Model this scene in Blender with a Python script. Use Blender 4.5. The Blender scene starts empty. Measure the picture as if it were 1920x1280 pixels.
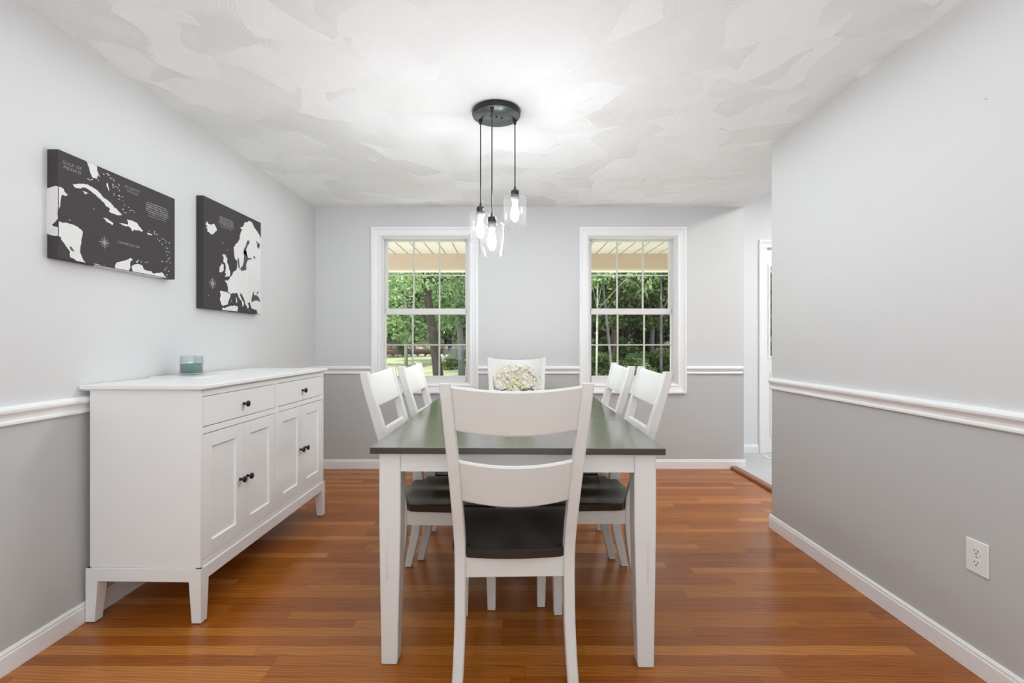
import bpy, bmesh, math, random
from mathutils import Vector, Matrix
C = bpy.context.scene.collection
PI = math.pi
R = math.radians

# ------------------------------------------------------------------ materials
def new_mat(name):
    m = bpy.data.materials.new(name); m.use_nodes = True
    nt = m.node_tree
    return m, nt, nt.nodes['Principled BSDF']

def mat(name, col, rough=0.5, metal=0.0, spec=0.5, noise=0.0, nscale=30.0, bump=0.0, coat=0.0, emit=0.0):
    m, nt, b = new_mat(name)
    b.inputs['Base Color'].default_value = (*col, 1)
    b.inputs['Roughness'].default_value = rough
    b.inputs['Metallic'].default_value = metal
    b.inputs['Specular IOR Level'].default_value = spec
    b.inputs['Coat Weight'].default_value = coat
    if emit:
        b.inputs['Emission Color'].default_value = (*col, 1)
        b.inputs['Emission Strength'].default_value = emit
    if noise or bump:
        tc = nt.nodes.new('ShaderNodeTexCoord')
        n = nt.nodes.new('ShaderNodeTexNoise'); n.inputs['Scale'].default_value = nscale
        n.inputs['Detail'].default_value = 4
        nt.links.new(tc.outputs['Object'], n.inputs['Vector'])
        if noise:
            mx = nt.nodes.new('ShaderNodeMix'); mx.data_type = 'RGBA'
            mx.inputs[6].default_value = (*[c * (1 - noise) for c in col], 1)
            mx.inputs[7].default_value = (*[min(1, c * (1 + noise)) for c in col], 1)
            nt.links.new(n.outputs['Fac'], mx.inputs[0]); nt.links.new(mx.outputs[2], b.inputs['Base Color'])
        if bump:
            bp = nt.nodes.new('ShaderNodeBump'); bp.inputs['Strength'].default_value = bump
            bp.inputs['Distance'].default_value = 0.002
            nt.links.new(n.outputs['Fac'], bp.inputs['Height']); nt.links.new(bp.outputs['Normal'], b.inputs['Normal'])
    return m

class NB:                                    # tiny node builder
    def __init__(s, nt): s.nt = nt
    def n(s, t, **kw):
        o = s.nt.nodes.new(t)
        for k, v in kw.items(): setattr(o, k, v)
        return o
    def l(s, a, b): s.nt.links.new(a, b)
    def m(s, op, a, b=None, c=None):
        o = s.n('ShaderNodeMath', operation=op)
        for i, v in enumerate((a, b, c)):
            if v is None: continue
            if isinstance(v, (int, float)): o.inputs[i].default_value = v
            else: s.l(v, o.inputs[i])
        return o.outputs[0]
    def xyz(s, x, y, z=0.0):
        o = s.n('ShaderNodeCombineXYZ')
        for i, v in enumerate((x, y, z)):
            if isinstance(v, (int, float)): o.inputs[i].default_value = v
            else: s.l(v, o.inputs[i])
        return o.outputs[0]

def oak_floor():
    m, nt, b = new_mat('oak_strip_floor'); B = NB(nt)
    tc = B.n('ShaderNodeTexCoord'); sp = B.n('ShaderNodeSeparateXYZ'); B.l(tc.outputs['Object'], sp.inputs[0])
    x, y = sp.outputs[0], sp.outputs[1]
    ry = B.m('DIVIDE', y, 0.0572); row = B.m('FLOOR', ry); fy = B.m('FRACT', ry)
    wn = B.n('ShaderNodeTexWhiteNoise', noise_dimensions='1D'); B.l(row, wn.inputs['W'])
    ln = B.m('ADD', 0.55, B.m('MULTIPLY', B.m('FRACT', B.m('MULTIPLY', wn.outputs['Value'], 7.31)), 0.7))
    px = B.m('DIVIDE', B.m('ADD', x, B.m('MULTIPLY', wn.outputs['Value'], 13.0)), ln)
    pl = B.m('FLOOR', px); fx = B.m('FRACT', px)
    w2 = B.n('ShaderNodeTexWhiteNoise', noise_dimensions='2D'); B.l(B.xyz(row, pl), w2.inputs['Vector'])
    tone = w2.outputs['Value']
    # grain: long thin streaks plus wavy rings
    g1 = B.n('ShaderNodeTexNoise'); g1.inputs['Scale'].default_value = 1.0; g1.inputs['Detail'].default_value = 5
    B.l(B.xyz(B.m('MULTIPLY', x, 5.0), B.m('MULTIPLY', y, 130.0), B.m('MULTIPLY', tone, 40.0)), g1.inputs['Vector'])
    g2 = B.n('ShaderNodeTexWave', wave_type='RINGS', rings_direction='Z'); g2.inputs['Scale'].default_value = 1.0
    g2.inputs['Distortion'].default_value = 5.0; g2.inputs['Detail'].default_value = 3; g2.inputs['Detail Scale'].default_value = 1.2
    B.l(B.xyz(B.m('ADD', B.m('MULTIPLY', x, 3.0), B.m('MULTIPLY', tone, 31.0)),
              B.m('ADD', B.m('MULTIPLY', y, 26.0), B.m('MULTIPLY', tone, 11.0)), tone), g2.inputs['Vector'])
    cr = B.n('ShaderNodeValToRGB'); e = cr.color_ramp.elements
    e[0].position = 0.0; e[0].color = (0.275, 0.075, 0.0080, 1); e[1].position = 1.0; e[1].color = (0.47, 0.168, 0.031, 1)
    k = e.new(0.45); k.color = (0.33, 0.096, 0.0110, 1)
    k = e.new(0.8); k.color = (0.38, 0.122, 0.016, 1)
    B.l(tone, cr.inputs[0])
    gr = B.m('ADD', B.m('MULTIPLY', g1.outputs['Fac'], 0.68), B.m('MULTIPLY', g2.outputs['Fac'], 0.32))
    mul = B.m('ADD', 0.48, B.m('MULTIPLY', gr, 1.02))
    # seams
    sy = B.m('MINIMUM', fy, B.m('SUBTRACT', 1.0, fy))
    sx = B.m('MULTIPLY', B.m('MINIMUM', fx, B.m('SUBTRACT', 1.0, fx)), ln)
    seam = B.m('MINIMUM', B.m('MULTIPLY', sy, 0.0572), sx)
    sm = B.n('ShaderNodeMapRange'); sm.inputs['From Min'].default_value = 0.0003; sm.inputs['From Max'].default_value = 0.0012
    sm.inputs['To Min'].default_value = 0.5; sm.inputs['To Max'].default_value = 1.0
    B.l(seam, sm.inputs['Value'])
    tot = B.m('MULTIPLY', mul, sm.outputs[0])
    vm = B.n('ShaderNodeVectorMath', operation='SCALE'); B.l(cr.outputs[0], vm.inputs[0]); B.l(tot, vm.inputs['Scale'])
    B.l(vm.outputs[0], b.inputs['Base Color'])
    b.inputs['Roughness'].default_value = 0.27
    b.inputs['Specular IOR Level'].default_value = 0.36
    bp = B.n('ShaderNodeBump'); bp.inputs['Strength'].default_value = 0.25; bp.inputs['Distance'].default_value = 0.001
    B.l(B.m('ADD', B.m('MULTIPLY', sm.outputs[0], 1.0), B.m('MULTIPLY', g1.outputs['Fac'], 0.25)), bp.inputs['Height'])
    B.l(bp.outputs['Normal'], b.inputs['Normal'])
    return m

def swirl_ceiling():
    m, nt, b = new_mat('swirl_plaster'); B = NB(nt)
    tc = B.n('ShaderNodeTexCoord')
    no = B.n('ShaderNodeTexNoise'); no.inputs['Scale'].default_value = 3.0; B.l(tc.outputs['Object'], no.inputs['Vector'])
    mx = B.n('ShaderNodeMix', data_type='RGBA', blend_type='LINEAR_LIGHT'); mx.inputs[0].default_value = 0.09
    B.l(tc.outputs['Object'], mx.inputs[6]); B.l(no.outputs['Color'], mx.inputs[7])
    h = []
    for sc, off in ((3.1, 0.0), (3.7, 5.3)):
        ad = B.n('ShaderNodeVectorMath', operation='ADD'); ad.inputs[1].default_value = (off, off * 0.7, 0)
        B.l(mx.outputs[2], ad.inputs[0])
        v = B.n('ShaderNodeTexVoronoi', voronoi_dimensions='2D'); v.inputs['Scale'].default_value = sc
        B.l(ad.outputs[0], v.inputs['Vector'])
        d = v.outputs['Distance']
        cs = B.n('ShaderNodeSeparateColor'); B.l(v.outputs['Color'], cs.inputs[0])
        rings = B.m('SINE', B.m('MULTIPLY', d, 120.0))
        # each fan tips its own way and overlaps its neighbour
        df = B.n('ShaderNodeVectorMath', operation='SUBTRACT'); sc2 = B.n('ShaderNodeVectorMath', operation='SCALE')
        sc2.inputs['Scale'].default_value = 1.0
        B.l(ad.outputs[0], sc2.inputs[0]); B.l(sc2.outputs[0], df.inputs[0]); B.l(v.outputs['Position'], df.inputs[1])
        s3 = B.n('ShaderNodeSeparateXYZ'); B.l(df.outputs[0], s3.inputs[0])
        ang = B.m('MULTIPLY', cs.outputs[0], 6.283)
        tip = B.m('ADD', B.m('MULTIPLY', s3.outputs[0], B.m('COSINE', ang)), B.m('MULTIPLY', s3.outputs[1], B.m('SINE', ang)))
        h.append((B.m('ADD', B.m('MULTIPLY', tip, 2.4), cs.outputs[1]), rings, d))
    pick = B.m('GREATER_THAN', h[0][0], h[1][0])
    top = B.m('MAXIMUM', h[0][0], h[1][0])
    rg = B.n('ShaderNodeMix', data_type='FLOAT'); B.l(pick, rg.inputs[0]); B.l(h[1][1], rg.inputs[2]); B.l(h[0][1], rg.inputs[3])
    fine = B.n('ShaderNodeTexNoise'); fine.inputs['Scale'].default_value = 90.0; fine.inputs['Detail'].default_value = 3
    B.l(tc.outputs['Object'], fine.inputs['Vector'])
    ht = B.m('ADD', B.m('MULTIPLY', top, 2.2), B.m('ADD', B.m('MULTIPLY', rg.outputs[0], 0.009), B.m('MULTIPLY', fine.outputs['Fac'], 0.07)))
    bp = B.n('ShaderNodeBump'); bp.inputs['Strength'].default_value = 0.75; bp.inputs['Distance'].default_value = 0.036
    B.l(ht, bp.inputs['Height']); B.l(bp.outputs['Normal'], b.inputs['Normal'])
    b.inputs['Base Color'].default_value = (0.865, 0.88, 0.88, 1); b.inputs['Roughness'].default_value = 0.85
    b.inputs['Specular IOR Level'].default_value = 0.2
    return m

def dark_wood(name, c0, c1, rough, axis=0, coat=0.0):
    m, nt, b = new_mat(name); B = NB(nt)
    tc = B.n('ShaderNodeTexCoord'); mp = B.n('ShaderNodeMapping')
    mp.inputs['Scale'].default_value = (2.5, 60, 60) if axis == 0 else (60, 2.5, 60)
    B.l(tc.outputs['Object'], mp.inputs[0])
    g = B.n('ShaderNodeTexNoise'); g.inputs['Scale'].default_value = 1.0; g.inputs['Detail'].default_value = 5
    B.l(mp.outputs[0], g.inputs['Vector'])
    mx = B.n('ShaderNodeMix', data_type='RGBA'); mx.inputs[6].default_value = (*c0, 1); mx.inputs[7].default_value = (*c1, 1)
    B.l(g.outputs['Fac'], mx.inputs[0]); B.l(mx.outputs[2], b.inputs['Base Color'])
    b.inputs['Roughness'].default_value = rough; b.inputs['Coat Weight'].default_value = coat; b.inputs['Coat Roughness'].default_value = 0.16
    return m

def thin_glass(name, tint=(1, 1, 1), refl=0.06, bl=0.12, edge=0.5, haze=0.0):
    m = bpy.data.materials.new(name); m.use_nodes = True; nt = m.node_tree
    for n in list(nt.nodes): nt.nodes.remove(n)
    B = NB(nt)
    o = B.n('ShaderNodeOutputMaterial'); t = B.n('ShaderNodeBsdfTransparent'); t.inputs[0].default_value = (*tint, 1)
    g = B.n('ShaderNodeBsdfGlossy'); g.inputs['Roughness'].default_value = 0.05 if haze else 0.02
    lw = B.n('ShaderNodeLayerWeight'); lw.inputs['Blend'].default_value = bl
    mx = B.n('ShaderNodeMixShader')
    B.l(B.m('MINIMUM', B.m('ADD', refl, B.m('MULTIPLY', lw.outputs['Facing'], edge)), 1.0), mx.inputs[0])
    B.l(t.outputs[0], mx.inputs[1]); B.l(g.outputs[0], mx.inputs[2])
    if haze:
        d = B.n('ShaderNodeBsdfDiffuse'); d.inputs[0].default_value = (.9, .9, .9, 1); tr = B.n('ShaderNodeBsdfTranslucent'); tr.inputs[0].default_value = (.9, .9, .9, 1)
        m1 = B.n('ShaderNodeMixShader'); m1.inputs[0].default_value = .5; B.l(d.outputs[0], m1.inputs[1]); B.l(tr.outputs[0], m1.inputs[2])
        m2 = B.n('ShaderNodeMixShader'); m2.inputs[0].default_value = haze; B.l(mx.outputs[0], m2.inputs[1]); B.l(m1.outputs[0], m2.inputs[2]); mx = m2
    B.l(mx.outputs[0], o.inputs[0])
    return m

def leaf_mat(name, c0, c1):
    m = bpy.data.materials.new(name); m.use_nodes = True; nt = m.node_tree
    for n in list(nt.nodes): nt.nodes.remove(n)
    B = NB(nt)
    o = B.n('ShaderNodeOutputMaterial'); d = B.n('ShaderNodeBsdfDiffuse'); t = B.n('ShaderNodeBsdfTranslucent')
    geo = B.n('ShaderNodeNewGeometry')
    mx = B.n('ShaderNodeMix', data_type='RGBA'); mx.inputs[6].default_value = (*c0, 1); mx.inputs[7].default_value = (*c1, 1)
    B.l(geo.outputs['Random Per Island'], mx.inputs[0])
    B.l(mx.outputs[2], d.inputs[0]); B.l(mx.outputs[2], t.inputs[0])
    ms = B.n('ShaderNodeMixShader'); ms.inputs[0].default_value = 0.35
    B.l(d.outputs[0], ms.inputs[1]); B.l(t.outputs[0], ms.inputs[2]); B.l(ms.outputs[0], o.inputs[0])
    return m

M = {}
M['floor'] = oak_floor()
M['ceil'] = swirl_ceiling()
M['wall_hi'] = mat('pale_grey_wall_paint', (0.66, 0.66, 0.655), 0.6, spec=0.3, bump=0.08, nscale=250)
M['wall_lo'] = mat('mid_grey_wall_paint', (0.52, 0.525, 0.515), 0.6, spec=0.3, bump=0.08, nscale=250)
M['trim'] = mat('white_trim_paint', (0.86, 0.86, 0.86), 0.35)
M['foyer'] = mat('white_wall_paint', (0.76, 0.76, 0.765), 0.6)
M['vinyl'] = mat('pale_grey_tile', (0.50, 0.51, 0.51), 0.35, noise=0.2, nscale=6)
M['nosing'] = dark_wood('reddish_oak_nosing', (0.20, 0.06, 0.02), (0.33, 0.11, 0.04), 0.3, axis=1)
M['sash'] = mat('white_vinyl_sash', (0.74, 0.73, 0.72), 0.35)
M['grille'] = mat('ivory_grille', (0.70, 0.67, 0.60), 0.4)
M['glass'] = thin_glass('window_glass', (0.97, 0.99, 0.98), 0.006)
M['lampglass'] = thin_glass('clear_lamp_glass', (0.97, 0.97, 0.97), 0.004, 0.15, 0.3, 0.0028)
M['jarglass'] = thin_glass('clear_jar_glass', (0.90, 0.93, 0.92), 0.08)
M['black'] = mat('black_metal', (0.018, 0.018, 0.018), 0.42, metal=0.3)
M['canopy'] = mat('black_metal_sheen', (0.12, 0.14, 0.145), 0.3, metal=0.5)  # canopy underside: black lightened to grey, its reflection put into the colour
M['knob'] = mat('black_knob_metal', (0.010, 0.010, 0.011), 0.3, metal=0.2)
M['bulb'] = mat('glowing_bulb', (0.97, 0.985, 1.0), 0.3, emit=1.0)
M['bulb'].node_tree.nodes['Principled BSDF'].inputs['Emission Strength'].default_value = 125
M['sockring'] = mat('grey_socket_ring', (0.25, 0.25, 0.25), 0.4, metal=0.4)
M['cab'] = mat('white_lacquer', (0.83, 0.83, 0.815), 0.38)
M['chairw'] = mat('cream_painted_wood', (0.70, 0.69, 0.655), 0.38, noise=0.02, nscale=12)
M['chairseat'] = dark_wood('dark_brown_seat_wood', (0.013, 0.010, 0.007), (0.026, 0.021, 0.015), 0.3, axis=1, coat=0.4)
M['tabletop'] = dark_wood('dark_brown_table_wood', (0.028, 0.022, 0.017), (0.050, 0.041, 0.033), 0.3, axis=1, coat=1.0)
M['tablew'] = mat('white_painted_wood', (0.74, 0.73, 0.705), 0.38, noise=0.02, nscale=12)
M['canvas'] = mat('charcoal_canvas', (0.088, 0.072, 0.083), 0.8, noise=0.25, nscale=7, bump=0.15)
M['canvas2'] = mat('slate_canvas', (0.080, 0.078, 0.085), 0.8, noise=0.2, nscale=7, bump=0.15)
M['canvasedge'] = mat('dark_canvas_edge', (0.045, 0.038, 0.042), 0.8)
M['land'] = mat('white_map_land', (0.70, 0.69, 0.67), 0.8, noise=0.16, nscale=160)
M['ink'] = mat('pale_map_ink', (0.34, 0.33, 0.35), 0.8)
M['candle'] = mat('teal_wax', (0.13, 0.30, 0.31), 0.5)
M['wick'] = mat('wick', (0.05, 0.05, 0.05), 0.8)
M['tray'] = mat('white_marble', (0.74, 0.73, 0.71), 0.25, noise=0.06, nscale=14)
M['plate'] = mat('white_outlet_plastic', (0.80, 0.79, 0.77), 0.35)
M['slot'] = mat('dark_slot', (0.02, 0.02, 0.02), 0.6)
M['vase'] = mat('white_ceramic', (0.75, 0.74, 0.72), 0.2)
M['pet1'] = leaf_mat('cream_petal', (0.72, 0.68, 0.55), (0.82, 0.79, 0.70))
M['pet2'] = leaf_mat('blush_petal', (0.70, 0.63, 0.54), (0.80, 0.75, 0.69))
M['pet3'] = leaf_mat('greenish_petal', (0.62, 0.58, 0.38), (0.78, 0.74, 0.57))
M['stem'] = mat('green_stem', (0.10, 0.16, 0.05), 0.6)
M['vinylsoffit'] = mat('cream_porch_soffit', (0.66, 0.62, 0.56), 0.5)
M['beam'] = mat('tan_porch_beam', (0.55, 0.44, 0.33), 0.6)
M['gutter'] = mat('white_gutter', (0.80, 0.80, 0.74), 0.4)
M['groove'] = mat('brown_groove', (0.16, 0.11, 0.07), 0.8)
M['lawn'] = mat('lawn_grass', (0.36, 0.385, 0.24), 0.9, noise=0.25, nscale=1.2)
M['mulch'] = mat('red_brown_mulch', (0.26, 0.14, 0.10), 0.9, noise=0.45, nscale=4)
M['soil'] = mat('forest_floor', (0.09, 0.07, 0.045), 0.9, noise=0.4, nscale=2)
M['stone'] = mat('pale_stone', (0.52, 0.50, 0.47), 0.8, noise=0.2, nscale=3)
M['bark'] = mat('dark_bark', (0.035, 0.028, 0.025), 0.9, noise=0.4, nscale=14)
M['barkb'] = mat('brown_bark', (0.15, 0.105, 0.07), 0.9, noise=0.4, nscale=10)
M['barkg'] = mat('grey_bark', (0.16, 0.16, 0.165), 0.9, noise=0.35, nscale=10)
M['barkp'] = mat('pale_bark', (0.42, 0.42, 0.38), 0.9, noise=0.35, nscale=10)
M['leafb'] = leaf_mat('bright_leaves', (0.12, 0.22, 0.085), (0.46, 0.58, 0.33))
M['leafm'] = leaf_mat('mid_leaves', (0.06, 0.125, 0.045), (0.29, 0.41, 0.20))
M['leafd'] = leaf_mat('dark_leaves', (0.05, 0.08, 0.03), (0.24, 0.29, 0.13))
M['leafu'] = leaf_mat('woodland_leaves', (0.075, 0.07, 0.04), (0.25, 0.24, 0.13))
M['siding'] = mat('house_siding', (0.55, 0.52, 0.47), 0.7)
M['brass'] = mat('satin_nickel', (0.45, 0.44, 0.42), 0.3, metal=1.0)

# ------------------------------------------------------------------ mesh helpers
def box(bm, x0, x1, y0, y1, z0, z1, bev=0.0, mi=0, mtx=None):
    t = bmesh.new(); bmesh.ops.create_cube(t, size=1)
    for v in t.verts:
        v.co = Vector((x0 + (v.co.x + .5) * (x1 - x0), y0 + (v.co.y + .5) * (y1 - y0), z0 + (v.co.z + .5) * (z1 - z0)))
    if bev: bmesh.ops.bevel(t, geom=t.edges[:], offset=bev, segments=2, affect='EDGES', profile=0.5)
    merge(bm, t, mi, mtx)

def merge(bm, t, mi=0, mtx=None, smooth=False):
    if mtx: bmesh.ops.transform(t, matrix=mtx, verts=t.verts)
    mp = {}
    for v in t.verts: mp[v] = bm.verts.new(v.co)
    for f in t.faces:
        try:
            g = bm.faces.new([mp[v] for v in f.verts]); g.material_index = mi if mi is not None else f.material_index
            g.smooth = smooth or f.smooth
        except ValueError: pass
    t.free()

def loft(bm, secs, mi=0, smooth=False, cap=True, closed=False):
    """secs: list of equal-length point loops."""
    rings = [[bm.verts.new(Vector(p)) for p in s] for s in secs]
    n = len(rings[0]); fs = []
    k = len(rings)
    for i in range(k if closed else k - 1):
        a, b2 = rings[i], rings[(i + 1) % k]
        for j in range(n):
            f = bm.faces.new((a[j], a[(j + 1) % n], b2[(j + 1) % n], b2[j])); f.material_index = mi; f.smooth = smooth; fs.append(f)
    if cap and not closed:
        for r_ in (list(reversed(rings[0])), rings[-1]):
            f = bm.faces.new(r_); f.material_index = mi; fs.append(f)
    bmesh.ops.recalc_face_normals(bm, faces=fs)

def rect(cx, cy, z, w, d):
    return [(cx - w/2, cy - d/2, z), (cx + w/2, cy - d/2, z), (cx + w/2, cy + d/2, z), (cx - w/2, cy + d/2, z)]

def crect(cx, cy, z, w, d, c=0.004):         # rectangle with chamfered corners
    a, b2 = w/2, d/2
    return [(cx-a+c, cy-b2, z), (cx+a-c, cy-b2, z), (cx+a, cy-b2+c, z), (cx+a, cy+b2-c, z),
            (cx+a-c, cy+b2, z), (cx-a+c, cy+b2, z), (cx-a, cy+b2-c, z), (cx-a, cy-b2+c, z)]

def lathe(bm, prof, seg=32, mi=0, ctr=(0, 0, 0), smooth=True, cap0=True, cap1=True, mtx=None):
    t = bmesh.new()
    rings = []
    for r_, z in prof:
        rings.append([t.verts.new((r_ * math.cos(2*PI*k/seg), r_ * math.sin(2*PI*k/seg), z)) for k in range(seg)])
    for a, b2 in zip(rings, rings[1:]):
        for j in range(seg):
            f = t.faces.new((a[j], a[(j+1) % seg], b2[(j+1) % seg], b2[j])); f.smooth = smooth
    if cap0: t.faces.new(list(reversed(rings[0])))
    if cap1: t.faces.new(rings[-1])
    bmesh.ops.recalc_face_normals(t, faces=t.faces[:])
    mm = Matrix.Translation(ctr)
    if mtx: mm = mm @ mtx
    merge(bm, t, mi, mm)

def tube(bm, pts, rad, seg=10, mi=0, smooth=True):
    pts = [Vector(p) for p in pts]; secs = []
    for i, p in enumerate(pts):
        d = (pts[min(i+1, len(pts)-1)] - pts[max(i-1, 0)]).normalized()
        up = Vector((0, 0, 1)) if abs(d.z) < 0.9 else Vector((1, 0, 0))
        a = d.cross(up).normalized(); b2 = d.cross(a).normalized()
        r_ = rad[i] if isinstance(rad, (list, tuple)) else rad
        secs.append([p + a * r_ * math.cos(2*PI*k/seg) + b2 * r_ * math.sin(2*PI*k/seg) for k in range(seg)])
    loft(bm, secs, mi, smooth)

def prism(bm, poly, axis, a0, a1, mi=0):
    """extrude a 2D polygon along an axis: 'x' -> (y,z), 'y' -> (x,z), 'z' -> (x,y)"""
    def P(p, a):
        return {'x': (a, p[0], p[1]), 'y': (p[0], a, p[1]), 'z': (p[0], p[1], a)}[axis]
    loft(bm, [[P(p, a0) for p in poly], [P(p, a1) for p in poly]], mi)

def ring(bm, x0, x1, z0, z1, prof, mi=0):
    """mitred frame round the rectangle in the XZ plane; prof = (offset outwards, y) points, closed"""
    secs = []
    for sx, sz in ((0, 0), (1, 0), (1, 1), (0, 1)):
        s = []
        for o, y in prof:
            s.append(((x1 + o) if sx else (x0 - o), y, (z1 + o) if sz else (z0 - o)))
        secs.append(s)
    loft(bm, secs, mi, closed=True)

def obj(name, bm, mats, parent=None, loc=None, label=None):
    me = bpy.data.meshes.new(name); bm.to_mesh(me); bm.free()
    for m in (mats if isinstance(mats, (list, tuple)) else [mats]): me.materials.append(m)
    o = bpy.data.objects.new(name, me); C.objects.link(o)
    if parent: o.parent = parent
    if loc: o.location = loc
    if label: o['label'] = label
    return o

def thing(name, label, cat, loc=(0, 0, 0), rz=0.0, group=None):
    o = bpy.data.objects.new(name, None); C.objects.link(o)
    o.empty_display_size = 0.1
    o.location = loc; o.rotation_euler = (0, 0, rz)
    o['label'] = label; o['category'] = cat
    if group: o['group'] = group
    return o

def tag(o, label, cat, group=None, kind=None):
    o['label'] = label; o['category'] = cat
    if group: o['group'] = group
    if kind: o['kind'] = kind
    return o

def struct(name, bm, mats, label=None, cat=None):
    o = obj(name, bm, mats); o['kind'] = 'structure'
    if label: o['label'] = label
    if cat: o['category'] = cat
    return o

def sempty(name, label, cat):
    o = bpy.data.objects.new(name, None); C.objects.link(o)
    o['kind'] = 'structure'; o['label'] = label; o['category'] = cat
    return o

def dup(root, loc, rz, label, group=None):
    r_ = root.copy(); C.objects.link(r_); r_.location = loc; r_.rotation_euler = (0, 0, rz)
    r_['label'] = label
    if group: r_['group'] = group
    for ch in list(root.children):
        c = ch.copy(); C.objects.link(c); c.parent = r_
        for g in list(ch.children):
            d = g.copy(); C.objects.link(d); d.parent = c
    return r_
# ------------------------------------------------------------------ the room
XL, XR, YB, YE, ZC, ZR = -1.745, 1.627, 4.381, 2.986, 2.367, 0.89
XO = 2.134                                   # where the dining room opens to the entry hall
YF, XF = 4.922, 4.4                          # entry hall
YR = -2.6

bm = bmesh.new(); box(bm, -1.9, 2.06, YR, YB + .15, -.12, 0); struct('floor', bm, M['floor'])
bm = bmesh.new(); box(bm, -1.9, XO, YR, YB + .15, ZC, ZC + .12); struct('ceiling', bm, M['ceil'])

def paint_box(bm, x0, x1, y0, y1, z0, z1):
    if z0 < ZR < z1:
        box(bm, x0, x1, y0, y1, z0, ZR, mi=1); box(bm, x0, x1, y0, y1, ZR, z1, mi=0)
    else:
        box(bm, x0, x1, y0, y1, z0, z1, mi=0 if z0 >= ZR else 1)
WM = [M['wall_hi'], M['wall_lo']]
bm = bmesh.new(); paint_box(bm, -1.9, XL, YR, YB + .15, 0, ZC); struct('wall_left', bm, WM)
bm = bmesh.new(); paint_box(bm, -1.9, XO, YR - .15, YR, 0, ZC); struct('wall_rear', bm, WM)
bm = bmesh.new(); paint_box(bm, XR, XO, YR, YE, 0, ZC); struct('wall_right', bm, WM)
WZ0, WZ1, WH = 0.76, 2.106, 0.4055           # window openings
WX = (-0.7555, 1.1265)
bm = bmesh.new()
paint_box(bm, XL, WX[0] - WH, YB, YB + .15, 0, ZC)
paint_box(bm, WX[0] + WH, WX[1] - WH, YB, YB + .15, 0, ZC)
paint_box(bm, WX[1] + WH, XO, YB, YB + .15, 0, ZC)
for wx in WX:
    box(bm, wx - WH, wx + WH, YB, YB + .15, WZ1, ZC, mi=0)
    box(bm, wx - WH, wx + WH, YB, YB + .15, 0, WZ0, mi=1)
struct('wall_back', bm, WM)

# entry hall beyond the opening
SX0, SX1, SZ0, SZ1 = 2.62, 2.96, 0.03, 2.11   # sidelight
DX0, DX1 = 2.99, 3.92
bm = bmesh.new()
box(bm, XO - .15, SX0, YF, YF + .15, 0, 2.8); box(bm, SX0, XF, YF, YF + .15, SZ1, 2.8)
box(bm, SX1, DX0, YF, YF + .15, 0, SZ1); box(bm, DX1, XF, YF, YF + .15, 0, SZ1)
box(bm, XO - .15, XO, YB + .15, YF, 0, 2.8)
struct('wall_foyer', bm, M['foyer'])
bm = bmesh.new(); box(bm, XF, XF + .12, 1.0, YF + .15, 0, 2.8); box(bm, XO, XF, .9, 1.0, 0, 2.8); struct('wall_foyer_side', bm, M['foyer'])
bm = bmesh.new(); box(bm, XO - .12, XO, .9, YB + .15, ZC + .12, 2.8); struct('wall_foyer_upper', bm, M['foyer'])
bm = bmesh.new(); box(bm, XO - .15, XF + .12, .9, YF + .15, 2.8, 2.86); struct('ceiling_foyer', bm, M['foyer'])
bm = bmesh.new(); box(bm, 2.06, XF, 1.0, YF + .15, -.10, .02); struct('floor_foyer', bm, M['vinyl'])
bm = bmesh.new()
prism(bm, [(2.008, 0.0), (2.006, .010), (2.010, .019), (2.018, .024), (2.062, .026), (2.062, 0.0)], 'y', YE - .1, YB - .012)
struct('trim_4', bm, M['nosing'], 'reddish oak threshold strip between the wood floor and the pale entry tile', 'threshold')

# baseboards
BP = [(0, 0), (.012, 0), (.012, .062), (.009, .068), (.010, .073), (.006, .081), (0, .082)]
def sweep_y(bm, prof, x, sgn, y0, y1): prism(bm, [(x + sgn * d, z) for d, z in prof], 'y', y0, y1)
def sweep_x(bm, prof, y, x0, x1): prism(bm, [(y - d, z) for d, z in prof], 'x', x0, x1)
bm = bmesh.new(); sweep_y(bm, BP, XL, 1, YR, YB); struct('baseboard_left', bm, M['trim'])
bm = bmesh.new(); sweep_y(bm, BP, XR, -1, YR, YE + .012); box(bm, XR, XO, YE, YE + .012, 0, .08); struct('baseboard_right', bm, M['trim'])
bm = bmesh.new(); sweep_x(bm, BP, YB, XL, XO + .012); box(bm, XO, XO + .012, YB, YF, 0, .08); struct('baseboard_back', bm, M['trim'])
bm = bmesh.new(); sweep_x(bm, [(d, z + .02) for d, z in BP], YF, XO + .012, 2.545); struct('baseboard_foyer', bm, M['trim'])
# chair rails
CP = [(0, .857), (.010, .857), (.013, .861), (.013, .868), (.010, .872), (.008, .875), (.009, .884), (.013, .892), (.020, .898),
      (.024, .903), (.025, .912), (.022, .920), (.015, .925), (0, .926)]
bm = bmesh.new(); sweep_y(bm, CP, XL, 1, YR, YB); struct('trim_1', bm, M['trim'], 'white chair rail moulding along the left wall', 'chair rail')
bm = bmesh.new(); sweep_y(bm, CP, XR, -1, YR, YE); struct('trim_2', bm, M['trim'], 'white chair rail moulding along the right wall', 'chair rail')
bm = bmesh.new()
for a, b_ in ((XL, WX[0] - WH - .078), (WX[0] + WH + .078, WX[1] - WH - .078), (WX[1] + WH + .078, XO - .012)):
    sweep_x(bm, CP, YB, a, b_)
struct('trim_3', bm, M['trim'], 'white chair rail moulding along the far wall, broken by the two windows', 'chair rail')

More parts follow.
